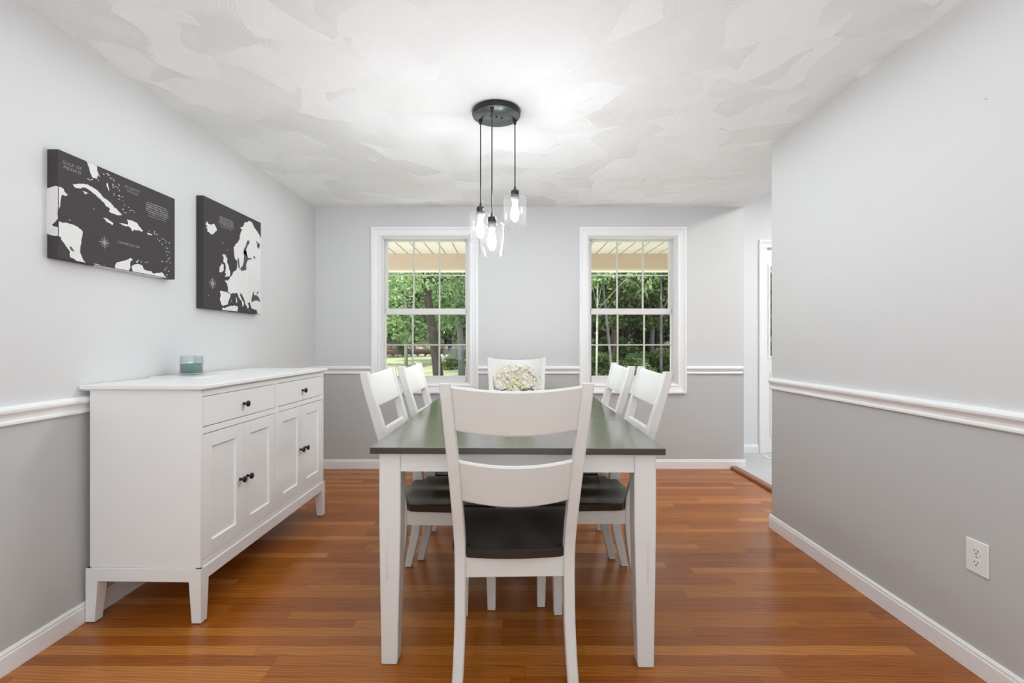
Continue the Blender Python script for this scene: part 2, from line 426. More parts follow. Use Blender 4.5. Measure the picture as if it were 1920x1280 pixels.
# windows
def window(n, cx, label):
    w = sempty('window_%d' % n, label, 'window')
    x0, x1 = cx - WH, cx + WH; Y = YB
    bm = bmesh.new()
    ring(bm, x0, x1, WZ0, WZ1, [(0, Y), (0, Y - .010), (.006, Y - .014), (.014, Y - .014), (.020, Y - .011), (.052, Y - .016), (.060, Y - .022), (.078, Y - .022), (.078, Y)])
    obj('casing', bm, M['trim'], w)
    bm = bmesh.new()
    ring(bm, x0 + .018, x1 - .018, WZ0 + .018, WZ1 - .018, [(0, Y + .01), (.018, Y), (.018, Y + .15), (0, Y + .15)])
    box(bm, x0 + .018, x0 + .026, Y + .035, Y + .046, WZ0, WZ1); box(bm, x1 - .026, x1 - .018, Y + .035, Y + .046, WZ0, WZ1)
    obj('jamb', bm, M['sash'], w)
    def sash(name, y0, y1, gx0, gx1, gz0, gz1, ox0, ox1, oz0, oz1):
        bm = bmesh.new(); t = .008
        box(bm, ox0, gx0, y0, y1, oz0, oz1, .002); box(bm, gx1, ox1, y0, y1, oz0, oz1, .002)
        box(bm, gx0 - t, gx1 + t, y0, y1, oz0, gz0, .002); box(bm, gx0 - t, gx1 + t, y0, y1, gz1, oz1, .002)
        s = obj(name, bm, M['sash'], w)
        bm = bmesh.new(); ym = (y0 + y1) / 2
        for k in (1, 2):
            gx = gx0 + (gx1 - gx0) * k / 3
            box(bm, gx - .0075, gx + .0075, ym - .004, ym + .004, gz0, gz1)
        gz = (gz0 + gz1) / 2
        box(bm, gx0, gx1, ym - .0035, ym + .0035, gz - .006, gz + .006)
        obj('grille', bm, M['grille'], s)
        bm = bmesh.new(); box(bm, gx0 - .003, gx1 + .003, ym - .007, ym - .0055, gz0 - .003, gz1 + .003)
        obj('pane', bm, M['glass'], s)
        return s
    sash('upper_sash', Y + .085, Y + .115, cx - .358, cx + .358, 1.4525, 2.0715, cx - .388, cx + .388, 1.40, WZ1 - .018)
    lo = sash('lower_sash', Y + .048, Y + .078, cx - .366, cx + .366, .836, 1.4025, cx - .388, cx + .388, .778, 1.452)
    return w
window(1, WX[0], 'white double-hung window on the left of the far wall, lawn and tree trunks outside')
window(2, WX[1], 'white double-hung window on the right of the far wall, dark woods outside')

# sidelight and front door of the entry hall
w = sempty('window_3', 'narrow glazed sidelight beside the front door in the entry hall', 'window')
bm = bmesh.new()
def casing(bm, prof, axis, a0, a1, f): prism(bm, [f(o, y) for o, y in prof], axis, a0, a1)
KP = [(-.006, YF), (-.006, YF - .012), (.03, YF - .014), (.055, YF - .022), (.072, YF - .022), (.072, YF)]
casing(bm, KP, 'z', .02, SZ1, lambda o, y: (SX0 - o, y)); casing(bm, KP, 'z', .02, SZ1, lambda o, y: (DX1 + o, y))
casing(bm, KP, 'x', SX0 - .072, DX1 + .072, lambda o, y: (y, SZ1 + o))
obj('casing', bm, M['trim'], w)
gx0, gx1, gz0, gz1 = 2.679, 2.90, 1.0, 1.918
bm = bmesh.new(); y0, y1 = YF + .03, YF + .075
box(bm, SX0, gx0, y0, y1, .02, SZ1); box(bm, gx1, SX1, y0, y1, .02, SZ1); box(bm, gx0, gx1, y0, y1, gz1, SZ1); box(bm, gx0, gx1, y0, y1, .02, gz0)
ring(bm, gx0, gx1, gz0, gz1, [(0, y0), (0, y0 - .01), (.02, y0 - .008), (.02, y0)])
box(bm, gx0, gx1, y0 - .006, y0, .18, .85, .004)
obj('sidelight_frame', bm, M['trim'], w)
bm = bmesh.new(); box(bm, gx0, gx1, YF + .05, YF + .054, gz0, gz1); obj('pane', bm, M['glass'], w)
d = sempty('door_1', 'white panelled front door in the entry hall', 'door')
bm = bmesh.new(); box(bm, DX0, DX1, YF + .03, YF + .075, .02, SZ1)
for a, b_ in ((3.10, 3.41), (3.50, 3.81)):
    for c, e in ((.2, .85), (.98, 1.9)): ring(bm, a, b_, c, e, [(0, YF + .03), (0, YF + .022), (.02, YF + .024), (.02, YF + .03)])
obj('door_panel', bm, M['trim'], d)
bm = bmesh.new(); lathe(bm, [(.03, 0), (.03, .006), (.011, .010), (.011, .035), (.026, .042), (.030, .055), (.020, .066)], 20, 0, (3.06, YF + .031, 1.0), mtx=Matrix.Rotation(PI / 2, 4, 'X'))
obj('door_knob', bm, M['brass'], d)

# wall outlet, register, nail
t = thing('wall_outlet', 'white duplex outlet plate low on the right wall', 'outlet', (XR, 1.674, .403))
bm = bmesh.new(); box(bm, -.006, 0, -.040, .040, -.0575, .0575, .0025); obj('cover_plate', bm, M['plate'], t)
for dz in (.0195, -.0195):
    bm = bmesh.new()
    t2 = bmesh.new(); bmesh.ops.create_circle(t2, cap_ends=True, radius=.017, segments=28)
    for v in t2.verts: v.co.y = max(-.0135, min(.0135, v.co.y))
    r_ = bmesh.ops.extrude_face_region(t2, geom=t2.faces[:]); bmesh.ops.translate(t2, vec=(0, 0, .0016), verts=[v for v in r_['geom'] if isinstance(v, bmesh.types.BMVert)])
    bmesh.ops.recalc_face_normals(t2, faces=t2.faces[:])
    merge(bm, t2, 0, Matrix.Translation((-.0058, 0, dz)) @ Matrix.Rotation(-PI / 2, 4, 'Y') @ Matrix.Rotation(PI / 2, 4, 'Z'))
    rc = obj('receptacle', bm, M['plate'], t)
    bm = bmesh.new()
    for yy, hh in ((-.0062, .0075), (.0062, .0062)): box(bm, -.0080, -.0070, yy - .0012, yy + .0012, dz + .003 - hh / 2, dz + .003 + hh / 2)
    lathe(bm, [(.0024, -.0005), (.0024, .0005)], 12, 0, (-.0075, 0, dz - .0075), mtx=Matrix.Rotation(PI / 2, 4, 'Y'))
    obj('slots', bm, M['slot'], rc, label='dark plug slots')
bm = bmesh.new(); lathe(bm, [(.0022, -.001), (.0022, 0)], 10, 0, (-.0062, 0, 0), mtx=Matrix.Rotation(PI / 2, 4, 'Y')); obj('screw', bm, M['sockring'], t)

t = thing('floor_register', 'small white vent grille on the pale entry hall tile by the door', 'vent', (2.66, 4.75, .02))
bm = bmesh.new()
ring(bm, -.12, .12, -.045, .045, [(0, 0), (0, .006), (.018, .004), (.018, 0)])
bmesh.ops.rotate(bm, verts=bm.verts[:], cent=(0, 0, 0), matrix=Matrix.Rotation(PI / 2, 3, 'X'))
for v in bm.verts: v.co.z = abs(v.co.z)
bmesh.ops.recalc_face_normals(bm, faces=bm.faces[:])
obj('frame', bm, M['trim'], t)
bm = bmesh.new()
for k in range(9): box(bm, -.108 + k * .0255, -.098 + k * .0255, -.045, .045, .001, .005)
obj('louvers', bm, M['trim'], t)
bm = bmesh.new(); box(bm, -.12, .12, -.045, .045, 0, .001); obj('duct_opening', bm, M['slot'], t)

bm = bmesh.new(); lathe(bm, [(.0022, -.004), (.0022, -.003), (.0011, -.003), (.0011, .002)], 10, 0, (0, 0, 0), mtx=Matrix.Rotation(PI / 2, 4, 'Y'))
tag(obj('nail', bm, M['brass'], loc=(XR, 1.646, 1.975)), 'tiny nail left high on the right wall', 'nail')

# ------------------------------------------------------------------ pendant light
PX, PY = -.063, 2.554
pl = thing('pendant_light', 'black round ceiling pendant with three clear glass cylinder shades over the table', 'pendant light', (PX, PY, ZC))
bm = bmesh.new(); lathe(bm, [(.122, 0), (.127, -.004), (.127, -.024), (.124, -.030), (.0, -.0301)], 64, 0, cap1=False)
bm.normal_update()
for f in bm.faces: f.material_index = 1 if f.normal.z < -.7 else 0  # downward faces take the lighter colour with the reflection in it
obj('canopy', bm, [M['black'], M['canopy']], pl)
for (dx, dy, r_) in ((0, 0, .005), (.03, .015, .0035), (-.03, -.015, .0035)):
    bm = bmesh.new(); lathe(bm, [(r_, -.030), (r_, -.034), (r_ * .6, -.036)], 16, 0, (dx, dy, 0)); obj('screw', bm, M['black'], pl)
PEND = [(-.086, .042, 1.838), (-.020, -.100, 1.747), (.099, .044, 1.927)]
for dx, dy, zt in PEND:
    z = zt - ZC                               # top of the glass, below the ceiling
    bm = bmesh.new(); tube(bm, [(dx, dy, -.03), (dx, dy, z + .04)], .0032, 8)
    lathe(bm, [(.010, -.030), (.010, -.036), (.006, -.052), (.0035, -.054)], 16, 0, (dx, dy, 0)); obj('cord', bm, M['black'], pl)
    bm = bmesh.new(); lathe(bm, [(.0045, z + .056), (.007, z + .040), (.010, z + .036), (.020, z + .033), (.0215, z + .030), (.0215, z + .002)], 24, 0, (dx, dy, 0))
    so = obj('socket', bm, M['black'], pl)
    bm = bmesh.new(); lathe(bm, [(.026, z - .003), (.026, z - .010), (.019, z - .022), (.016, z - .030)], 24, 0, (dx, dy, 0)); obj('retaining_ring', bm, M['sockring'], so, label='grey threaded ring holding the glass')
    bm = bmesh.new(); g = .0026
    lathe(bm, [(.018, z - .001), (.050, z), (.058, z - .002), (.0625, z - .009), (.0625, z - .155), (.0625 - g, z - .155), (.0625 - g, z - .010), (.056, z - .004), (.018, z - .0035)], 48, 0, (dx, dy, 0), cap0=False, cap1=False)
    obj('lamp_shade', bm, M['lampglass'], pl, label='clear glass cylinder shade')
    bm = bmesh.new(); lathe(bm, [(.011, z - .030), (.0115, z - .042), (.015, z - .056), (.021, z - .078), (.0225, z - .092), (.021, z - .108), (.014, z - .124), (.005, z - .133), (.0, z - .134)], 24, 0, (dx, dy, 0), cap1=False)
    obj('bulb', bm, M['bulb'], pl, label='glowing white bulb')

# ------------------------------------------------------------------ dining table
TA = -R(1.07); TC = Vector((.046, 2.53, 0)); TL, TW, TZ = 1.70, 1.03, .7800
tb = thing('dining_table', 'white dining table with a dark brown top, chairs on all four sides', 'table', TC, TA)
def pad(par, x, y, w_):
    bm = bmesh.new(); box(bm, x - w_ / 2, x + w_ / 2, y - w_ / 2, y + w_ / 2, 0, .0035); obj('foot_shadow_pad', bm, M['slot'], par, label='dark contact-shadow pad')  # thin dark slab standing in for the shadow line under each foot
bm = bmesh.new(); s1 = -TL / 2 + .62
for a, b_ in ((-TL / 2, s1), (s1 + .0015, s1 + .4585), (s1 + .460, TL / 2)):
    box(bm, -TW / 2, TW / 2, a, b_, TZ - .023, TZ, .0022)
obj('tabletop', bm, M['tabletop'], tb)
ov = .026; lw = .076
for sx in (-1, 1):
    for sy in (-1, 1):
        bm = bmesh.new(); X = sx * (TW / 2 - ov); Y = sy * (TL / 2 - ov); zt = TZ - .0235
        secs = []
        for z, w_ in ((.003, .056), (.02, .058), (.50, lw), (zt, lw)):
            cx = X - sx * (w_ / 2 + (.006 * (1 - min(1, z / .5)))); cy = Y - sy * (w_ / 2 + (.006 * (1 - min(1, z / .5))))
            secs.append(crect(cx, cy, z, w_, w_, .003))
        loft(bm, secs)
        # routed grooves stand as fine beads on the two outer faces
        for f_ in (.33, .40):
            x_ = X - sx * lw * f_
            box(bm, x_ - .0008, x_ + .0008, Y - sy * .002, Y + sy * .0006, .30, zt - .001)
        lg = obj('leg', bm, M['tablew'], tb)
        pad(lg, X - sx * .034, Y - sy * .034, .044)
ax, ay = TW / 2 - ov - lw, TL / 2 - ov - lw
for k, (x0, x1, y0, y1) in enumerate(((-ax, ax, -TL/2 + ov + .008, -TL/2 + ov + .030), (-ax, ax, TL/2 - ov - .030, TL/2 - ov - .008),
                         (-TW/2 + ov + .008, -TW/2 + ov + .030, -ay, ay), (TW/2 - ov - .030, TW/2 - ov - .008, -ay, ay))):
    bm = bmesh.new(); box(bm, x0, x1, y0, y1, .688, TZ - .0235, .001)
    if k < 2:
        ys = y0 if k == 0 else y1; sg = -1 if k == 0 else 1
        box(bm, x0, x1, min(ys, ys + sg * .004), max(ys, ys + sg * .004), .688, .706, .0015)
    else:
        xs = x0 if k == 2 else x1; sg = -1 if k == 2 else 1
        box(bm, min(xs, xs + sg * .004), max(xs, xs + sg * .004), y0, y1, .688, .706, .0015)
    obj('apron', bm, M['tablew'], tb)

# ------------------------------------------------------------------ chairs
POST = [(0.0, .192, -.200, .036, .034), (.10, .187, -.172, .036, .040), (.22, .184, -.150, .037, .046), (.36, .184, -.138, .037, .050), (.46, .185, -.138, .037, .050),
        (.56, .189, -.168, .037, .049), (.68, .196, -.203, .037, .046), (.80, .204, -.238, .037, .043), (.92, .213, -.271, .036, .040), (1.020, .221, -.298, .035, .037)]
def post_at(z):
    for a, b_ in zip(POST, POST[1:]):
        if a[0] <= z <= b_[0]:
            t = (z - a[0]) / (b_[0] - a[0]); return [a[i] + (b_[i] - a[i]) * t for i in range(5)]
    return POST[-1]
def make_chair(label):
    t = thing('dining_chair', label, 'chair', group='dining chairs around the table')
    for s in (-1, 1):
        bm = bmesh.new(); secs = []
        N = 24
        for k in range(N + 1):
            z = 1.020 * k / N; _, x, y, w_, d_ = post_at(z)
            # ease the polyline
            zz = [max(0, min(1.020, z + q)) for q in (-.05, 0, .05)]
            y = sum(post_at(q)[2] for q in zz) / 3
            secs.append(crect(s * x, y, max(z, .003), w_, d_, .004))
        loft(bm, secs); lg = obj('rear_post', bm, M['chairw'], t); pad(lg, s * .192, -.193, .024)
        bm = bmesh.new()
        loft(bm, [crect(s * .198, .250, .003, .034, .034, .003), crect(s * .197, .248, .20, .042, .042, .003), crect(s * .196, .246, .38, .047, .047, .003), crect(s * .196, .246, .421, .047, .047, .003)])
        lg = obj('front_leg', bm, M['chairw'], t); pad(lg, s * .198, .250, .026)
        bm = bmesh.new(); secs = []
        for y, x in ((-.115, .190), (.224, .200)):
            secs.append([(s * x - .010, y, .359), (s * x + .010, y, .359), (s * x + .010, y, .421), (s * x - .010, y, .421)])
        loft(bm, secs); obj('side_apron', bm, M['chairw'], t)
    bm = bmesh.new(); box(bm, -.173, .173, .238, .260, .359, .421, .001); obj('front_apron', bm, M['chairw'], t)
    bm = bmesh.new(); box(bm, -.167, .167, -.150, -.126, .352, .421, .0015); obj('rear_apron', bm, M['chairw'], t)
    # seat: shaped board with two shallow scoops
    rows = [(-.155, .160), (-.150, .165), (-.114, .165), (-.1125, .200), (-.10, .216), (-.06, .221)] + [(y, .221 + .018 * (y + .06) / .24) for y in (-.02, .02, .06, .10, .14, .18)] + [(.205, .237), (.222, .231), (.234, .220), (.242, .203)]
    nx = 24
    def zt(x, y):
        yy = (y - .01) / .17
        s_ = math.exp(-((abs(x) - .095) / .075) ** 2 - yy * yy * 1.1)
        edge = max(0, (y - .17) / .08)
        return .452 - .0105 * s_ - .006 * edge * edge
    bm = bmesh.new(); top = []; bot = []
    for y, hw in rows:
        a, b_ = [], []
        for k in range(nx + 1):
            u = -1 + 2 * k / nx; x = u * hw
            yy = y + (.022 * (1 - u * u) if y > .19 else 0) * min(1, (y - .19) / .05 if y > .19 else 0) - (.014 * (1 - u * u) if y < -.145 else 0)
            zz = zt(x, yy); yy += .038 * max(0, min(1, (yy + .06) / .26))
            a.append(bm.verts.new((x, yy, zz))); b_.append(bm.verts.new((x * .985, yy if y < .2 else yy - .004, .4215)))
        top.append(a); bot.append(b_)
    fs = []
    for i in range(len(rows) - 1):
        for k in range(nx):
            f = bm.faces.new((top[i][k], top[i][k+1], top[i+1][k+1], top[i+1][k])); f.smooth = True; fs.append(f)
            fs.append(bm.faces.new((bot[i][k], bot[i+1][k], bot[i+1][k+1], bot[i][k+1])))
        fs.append(bm.faces.new((top[i][0], top[i+1][0], bot[i+1][0], bot[i][0]))); fs.append(bm.faces.new((top[i][nx], bot[i][nx], bot[i+1][nx], top[i+1][nx])))
    for k in range(nx):
        fs.append(bm.faces.new((top[0][k], bot[0][k], bot[0][k+1], top[0][k+1]))); fs.append(bm.faces.new((top[-1][k], top[-1][k+1], bot[-1][k+1], bot[-1][k])))
    bmesh.ops.recalc_face_normals(bm, faces=fs)
    obj('seat', bm, M['chairseat'], t, label='dark brown scooped wooden seat')
    # curved back slats
    for z0, z1 in ((.870, 1.014), (.628, .768)):
        bm = bmesh.new(); secs = []; n = 22
        for k in range(n + 1):
            u = -1 + 2 * k / n; q = 1 - u * u; pts = []
            for (z, dy) in ((z0, -.010), (z0 + .004, -.0115), (z1 - .006, -.0115), (z1, -.006), (z1, .006), (z1 - .006, .0085), (z0 + .004, .0085), (z0, .007)):
                p = post_at(z); x = u * (p[1] - p[3] / 2 + .004)
                pts.append((x, p[2] + .004 - .028 * q + dy, z - .015 * q))
            secs.append(pts)
        loft(bm, secs, smooth=False); obj('back_slat', bm, M['chairw'], t)
    return t
ch = make_chair('white chair at the near end of the table, its back to the camera')
ch.location = (.018, 1.79, 0); ch.rotation_euler = (0, 0, R(1.6))
G = 'dining chairs around the table'
dup(ch, (-.318, 2.285, 0), -PI/2 + R(-1), 'white chair on the left side of the table, the nearer of the two there', G)
dup(ch, (-.262, 2.745, 0), -PI/2 + R(-1), 'white chair on the left side of the table, the one closer to the window', G)
dup(ch, (.396, 2.300, 0), PI/2 + R(-1), 'white chair on the right side of the table, the nearer of the two there', G)
dup(ch, (.358, 2.765, 0), PI/2 + R(-1), 'white chair on the right side of the table, the one closer to the window', G)
dup(ch, (.062, 3.625, 0), PI + R(-1), 'white chair at the far end of the table behind the bouquet', G)

# ------------------------------------------------------------------ bouquet
random.seed(5)
fa = thing('flower_arrangement', 'bouquet of cream and blush hydrangeas in a white vase on the dining table', 'flowers', (.046, 2.50, TZ))
bm = bmesh.new(); lathe(bm, [(.036, 0), (.044, .004), (.056, .035), (.058, .06), (.048, .09), (.040, .105), (.044, .115), (.041, .114), (.037, .105), (.045, .088), (.053, .06), (.03, .01)], 40); obj('vase', bm, M['vase'], fa)
heads = []
for i in range(17):
    ga = i * 2.39996; zz = 1 - (i + .5) / 17 * 1.15; rr = math.sqrt(max(0, 1 - zz * zz))
    heads.append((.090 * rr * math.cos(ga), .080 * rr * math.sin(ga), .158 + .052 * zz, random.choice((.040, .043, .046))))
for hx, hy, hz, hr in heads:
    bm = bmesh.new(); hc = Vector((hx, hy, hz)); nf = 52
    for k in range(nf):
        ga = k * 2.39996 + hx * 50; zz = 1 - 2 * (k + .5) / nf; rr = math.sqrt(1 - zz * zz)
        nrm = Vector((rr * math.cos(ga), rr * math.sin(ga), zz)); rad = hr * random.uniform(.82, 1.05)
        a = nrm.orthogonal().normalized(); a.rotate(Matrix.Rotation(random.uniform(0, 6.28), 3, nrm)); b_ = nrm.cross(a)
        for q in range(4):
            th = q * PI / 2; d1 = a * math.cos(th) + b_ * math.sin(th); d2 = a * math.cos(th + .7) + b_ * math.sin(th + .7); d3 = a * math.cos(th - .7) + b_ * math.sin(th - .7)
            c0 = hc + nrm * rad; L_ = .0125 * random.uniform(.85, 1.2)
            vs = [bm.verts.new(p) for p in (c0, c0 + d3 * L_ * .75 + nrm * .002, c0 + d1 * L_ + nrm * random.uniform(-.002, .005), c0 + d2 * L_ * .75 + nrm * .002)]
            bm.faces.new(vs)
    mm = M['pet3'] if (hy < -.02 and abs(hx) < .030 and hz < .165) else (M['pet1'] if random.random() < .45 else M['pet2'])
    obj('flower_head', bm, mm, fa)
bm = bmesh.new()
for hx, hy, hz, hr in heads: tube(bm, [(hx * .25, hy * .25, .03), (hx * .35, hy * .35, .11), (hx * .9, hy * .9, hz - hr * .6)], .0022, 6)
obj('stems', bm, M['stem'], fa)
bm = bmesh.new()
for k in range(9):
    th = k * .7 + .2; d1 = Vector((math.cos(th), math.sin(th), 0)); s_ = Vector((-d1.y, d1.x, 0))
    p0 = d1 * .035 + Vector((0, 0, .11)); p1 = d1 * .075 + Vector((0, 0, .128)); p2 = d1 * .115 + Vector((0, 0, .112))
    v = [bm.verts.new(p) for p in (p0, p1 + s_ * .022, p2, p1 - s_ * .022, p1 + Vector((0, 0, -.004)))]
    for a, b_ in ((0, 1), (1, 2), (2, 3), (3, 0)): bm.faces.new((v[4], v[a], v[b_]))
obj('leaves', bm, M['stem'], fa)

# ------------------------------------------------------------------ sideboard (front faces local -Y)
SBL, SBX = .622, .628
SA = PI / 2 - R(1.27)
sb = thing('sideboard', 'white sideboard with two drawers, four doors and black knobs against the left wall', 'sideboard', (-1.4765, 2.600, 0), SA)
FY = -.234                                    # face frame
def sbx(D): return D - 2.588                  # distance along the front from the body middle
bm = bmesh.new()
box(bm, -SBL, SBL, FY + .020, .226, .225, .949, .0015)
for a, b_ in ((-SBL, -SBL + .016), (SBL - .016, SBL), (-.014, .014)): box(bm, a, b_, FY, FY + .021, .226, .948, .001)
for a, b_ in ((.226, .247), (.769, .795), (.924, .948)):
    box(bm, -SBL + .015, -.0135, FY, FY + .021, a, b_, .001); box(bm, .0135, SBL - .015, FY, FY + .021, a, b_, .001)
obj('body', bm, M['cab'], sb)
bm = bmesh.new()
TPx, TPf, TPb = .642, -.254, .252
def slab(z, e): return [(-TPx + e, TPf + e, z), (TPx - e, TPf + e, z), (TPx - e, TPb, z), (-TPx + e, TPb, z)]
loft(bm, [slab(.949, .014), slab(.953, .013), slab(.9535, .006), slab(.956, .003), slab(.9575, 0), slab(.970, 0), slab(.972, .002)])
obj('top', bm, M['cab'], sb)
bm = bmesh.new(); E_ = SBX
box(bm, -E_, E_, FY - .006, FY + .018, .170, .224, .0015); box(bm, -E_, E_, .220, .238, .170, .224, .0015)
for s in (-1, 1): box(bm, min(s * E_, s * (E_ - .018)), max(s * E_, s * (E_ - .018)), FY - .006, .238, .170, .224, .0015)
box(bm, -E_ + .01, E_ - .01, FY + .001, .225, .219, .2265)
obj('plinth', bm, M['cab'], sb)
for s in (-1, 1):
    for yb in (FY - .0062, .2382):
        q = 1 if yb < 0 else -1
        bm = bmesh.new(); secs = []
        for z, w_ in ((.004, .038), (.172, .050), (.2235, .050)):
            cx = s * (E_ + .0002 - w_ / 2); cy = yb + q * w_ / 2
            secs.append(rect(cx, cy, z, w_, w_))
        loft(bm, secs); lg = obj('leg', bm, M['cab'], sb); pad(lg, s * (E_ - .019), yb + q * .019, .030)
def knob(par, x, y, z):
    bm = bmesh.new(); lathe(bm, [(.008, 0), (.0065, .003), (.0055, .012), (.0075, .016), (.0135, .019), (.0150, .023), (.0135, .027), (.006, .030), (0, .0302)], 24, 0, (x, y, z), cap1=False, mtx=Matrix.Rotation(PI / 2, 4, 'X'))
    obj('knob', bm, M['knob'], par, label='round black knob')
for x0, x1 in ((-SBL + .019, -.0165), (.0165, SBL - .019)):
    bm = bmesh.new(); box(bm, x0, x1, FY + .0015, FY + .0195, .7985, .9215, .0015)
    d = obj('drawer', bm, M['cab'], sb); knob(d, (x0 + x1) / 2, FY + .0017, .857)
    xm = (x0 + x1) / 2
    for a, b_, kx in ((x0, xm - .0012, xm - .030), (xm + .0012, x1, xm + .030)):
        bm = bmesh.new(); z0, z1 = .250, .766; st = .058; y0 = FY + .0015
        box(bm, a, a + st, y0, FY + .0195, z0, z1, .001); box(bm, b_ - st, b_, y0, FY + .0195, z0, z1, .001)
        box(bm, a + st, b_ - st, y0, FY + .0195, z0, z0 + .060, .0); box(bm, a + st, b_ - st, y0, FY + .0195, z1 - .058, z1, .0)
        box(bm, a + st - .001, b_ - st + .001, y0 + .009, FY + .0195, z0 + .059, z1 - .057)
        # sloped sticking round the sunk panel
        ring(bm, a + st + .004, b_ - st - .004, z0 + .064, z1 - .062, [(0, y0 + .0092), (.0045, y0 + .001), (.0045, y0 + .0095)])
        dd = obj('door', bm, M['cab'], sb); knob(dd, kx, y0, .508)

# tray and candle on the sideboard
bm = bmesh.new()
pts = []
for cx, cy, a0 in ((.108, .13, 0), (-.108, .13, 90), (-.108, -.13, 180), (.108, -.13, 270)):
    for k in range(5): th = R(a0 + k * 22.5); pts.append((cx + .018 * math.cos(th), cy + .018 * math.sin(th)))
loft(bm, [[(x, y, 0) for x, y in pts], [(x, y, .007) for x, y in pts], [(x * .99, y * .99, .0085) for x, y in pts]])
tag(obj('tray', bm, M['tray'], loc=(-1.605, 2.465, .9721)), 'thin white marble tray lying on the sideboard under the candle', 'tray')
cd = thing('candle', 'teal candle in a clear glass jar on the white tray', 'candle', (-1.618, 2.470, .9807))
bm = bmesh.new(); jr = .052
lathe(bm, [(0, 0), (jr - .004, 0), (jr, .003), (jr, .094), (jr - .001, .096), (jr - .0035, .094), (jr - .0035, .008), (0, .0075)], 40, 0, cap0=False, cap1=False); obj('jar', bm, M['jarglass'], cd, label='clear glass jar')
bm = bmesh.new(); lathe(bm, [(0, .009), (jr - .0042, .009), (jr - .0042, .054), (jr - .007, .056), (0, .0555)], 40, 0, cap0=False, cap1=False); obj('wax', bm, M['candle'], cd, label='teal wax')
for dx in (-.015, .015):
    bm = bmesh.new(); tube(bm, [(dx, 0, .054), (dx + .002, 0, .066)], .0012, 6); obj('wick', bm, M['wick'], cd)

# ------------------------------------------------------------------ canvases
BIG = [[[.1186,.412],[.1249,.4091],[.1337,.3904],[.1413,.3689],[.1529,.3529],[.1698,.3564],[.1791,.3752],[.1724,.3931],[.1711,.412]],[[.0605,.2995],[.0915,.3096],[.1211,.317],[.1464,.3175],[.1724,.3102],[.1911,.3002],[.2019,.2898],[.2238,.2848],[.2462,.2728],[.259,.2624],[.2767,.2566],[.2929,.2479],[.3039,.2398],[.2794,.2345],[.2527,.235],[.2321,.2387],[.2377,.2496],[.2183,.2557],[.2073,.2686],[.183,.2797],[.1646,.2898],[.1439,.2968],[.1211,.3028],[.0867,.2909],[.0676,.2901]],[[.1037,.2865],[.1211,.2865],[.1388,.2842],[.1161,.2751]],[[.0003,.2706],[.0124,.2704],[.0225,.2674],[.0259,.2581],[.0396,.2498],[.0305,.2428],[.0147,.2443],[.0102,.2285],[.008,.2073],[.0036,.1896],[.0014,.1849],[0,.1843]],[[.0004,.1377],[.0249,.1393],[.0471,.1402],[.0647,.141],[.0826,.1373],[.0983,.1294],[.1062,.1219],[.1036,.105],[.0983,.0852],[.0943,.0519],[.093,.0377],[.1036,.0164],[.1196,0],[.0983,0],[.0775,0],[.0672,.0078],[.0495,.0116],[.0471,.0225],[.0495,.032],[.0371,.0455],[.0176,.0662],[.0092,.0822],[.0004,.0825]],[[.0983,0],[.1358,0],[.1892,.0031],[.2606,0],[.2606,0],[.1892,0],[.0983,0]],[[.2848,.2016],[.3095,.1977],[.3376,.2],[.3519,.1944],[.3606,.1817],[.3709,.1931],[.3931,.1948],[.4204,.1941],[.4235,.2007],[.3991,.2158],[.3872,.2278],[.3577,.2308],[.3291,.2292],[.3348,.2194],[.3362,.2064],[.3095,.2055]],[[.2008,.2045],[.2274,.2039],[.2547,.1932],[.2517,.1849],[.2185,.1917]],[[.4484,.197],[.4643,.197],[.4836,.1953],[.4771,.1891],[.4548,.1889]],[[.2633,0],[.2646,.0138],[.274,.0283],[.2848,.0301],[.2984,.0367],[.3234,.0453],[.3376,.0521],[.3491,.0608],[.3636,.0543],[.3491,.0428],[.3491,.0226],[.3405,0]],[[.3606,0],[.3577,.0239],[.3753,.0358],[.3991,.0407],[.4204,.0383],[.4297,.0211],[.4484,.018],[.4771,.0186],[.4901,.0085],[.5232,.018],[.5504,.0231],[.5643,.009],[.5871,0]],[[.2183,.352],[.2266,.357],[.2349,.3297],[.2307,.3261],[.221,.3414]],[[.3827,.0507],[.3901,.0542],[.3916,.0453],[.3857,.0443]]]
BIGDARK = [[[.0458,.0539],[.0546,.0523],[.0647,.0417],[.0672,.0353],[.0521,.0393]]]
BIGDOTS = [[.1516,.3458],[.1777,.3557],[.1312,.3412],[.183,.3743],[.1542,.2267],[.2238,.3952],[.2434,.3811],[.2019,.3899],[.2293,.3927],[.2448,.3852],[.258,.3788],[.2501,.3612],[.2821,.3672],[.274,.3537],[.258,.3486],[.2848,.3419],[.2606,.3192],[.2821,.3214],[.3012,.3227],[.2875,.3055],[.3039,.3059],[.3122,.2906],[.3433,.2882],[.3206,.2597],[.3723,.2735],[.3519,.2771],[.3095,.27],[.4643,.2112],[.4934,.2035],[.5,.211],[.5132,.2006],[.5132,.1837],[.53,.1751],[.5504,.1597],[.547,.1884],[.5677,.1879],[.5783,.1727],[.5995,.177],[.5712,.1514],[.5853,.1467],[.5783,.1329],[.5995,.1331],[.5818,.1148],[.596,.0998],[.547,.0779],[.5818,.0824],[.6067,.0777],[.5818,.0562],[.5677,.0392],[.596,.0359],[.5853,.0169],[.4453,.0563],[.4174,.0564],[.3991,.0557],[.0446,.1531]]
BIGCOMP = [[.2096,.101],[.2096,.133],[.2395,.1046]]
BIGTEXT = [[.0558,.3624],[.3606,.3655],[.3419,.118],[.4422,.3462],[.5995,.2741]]
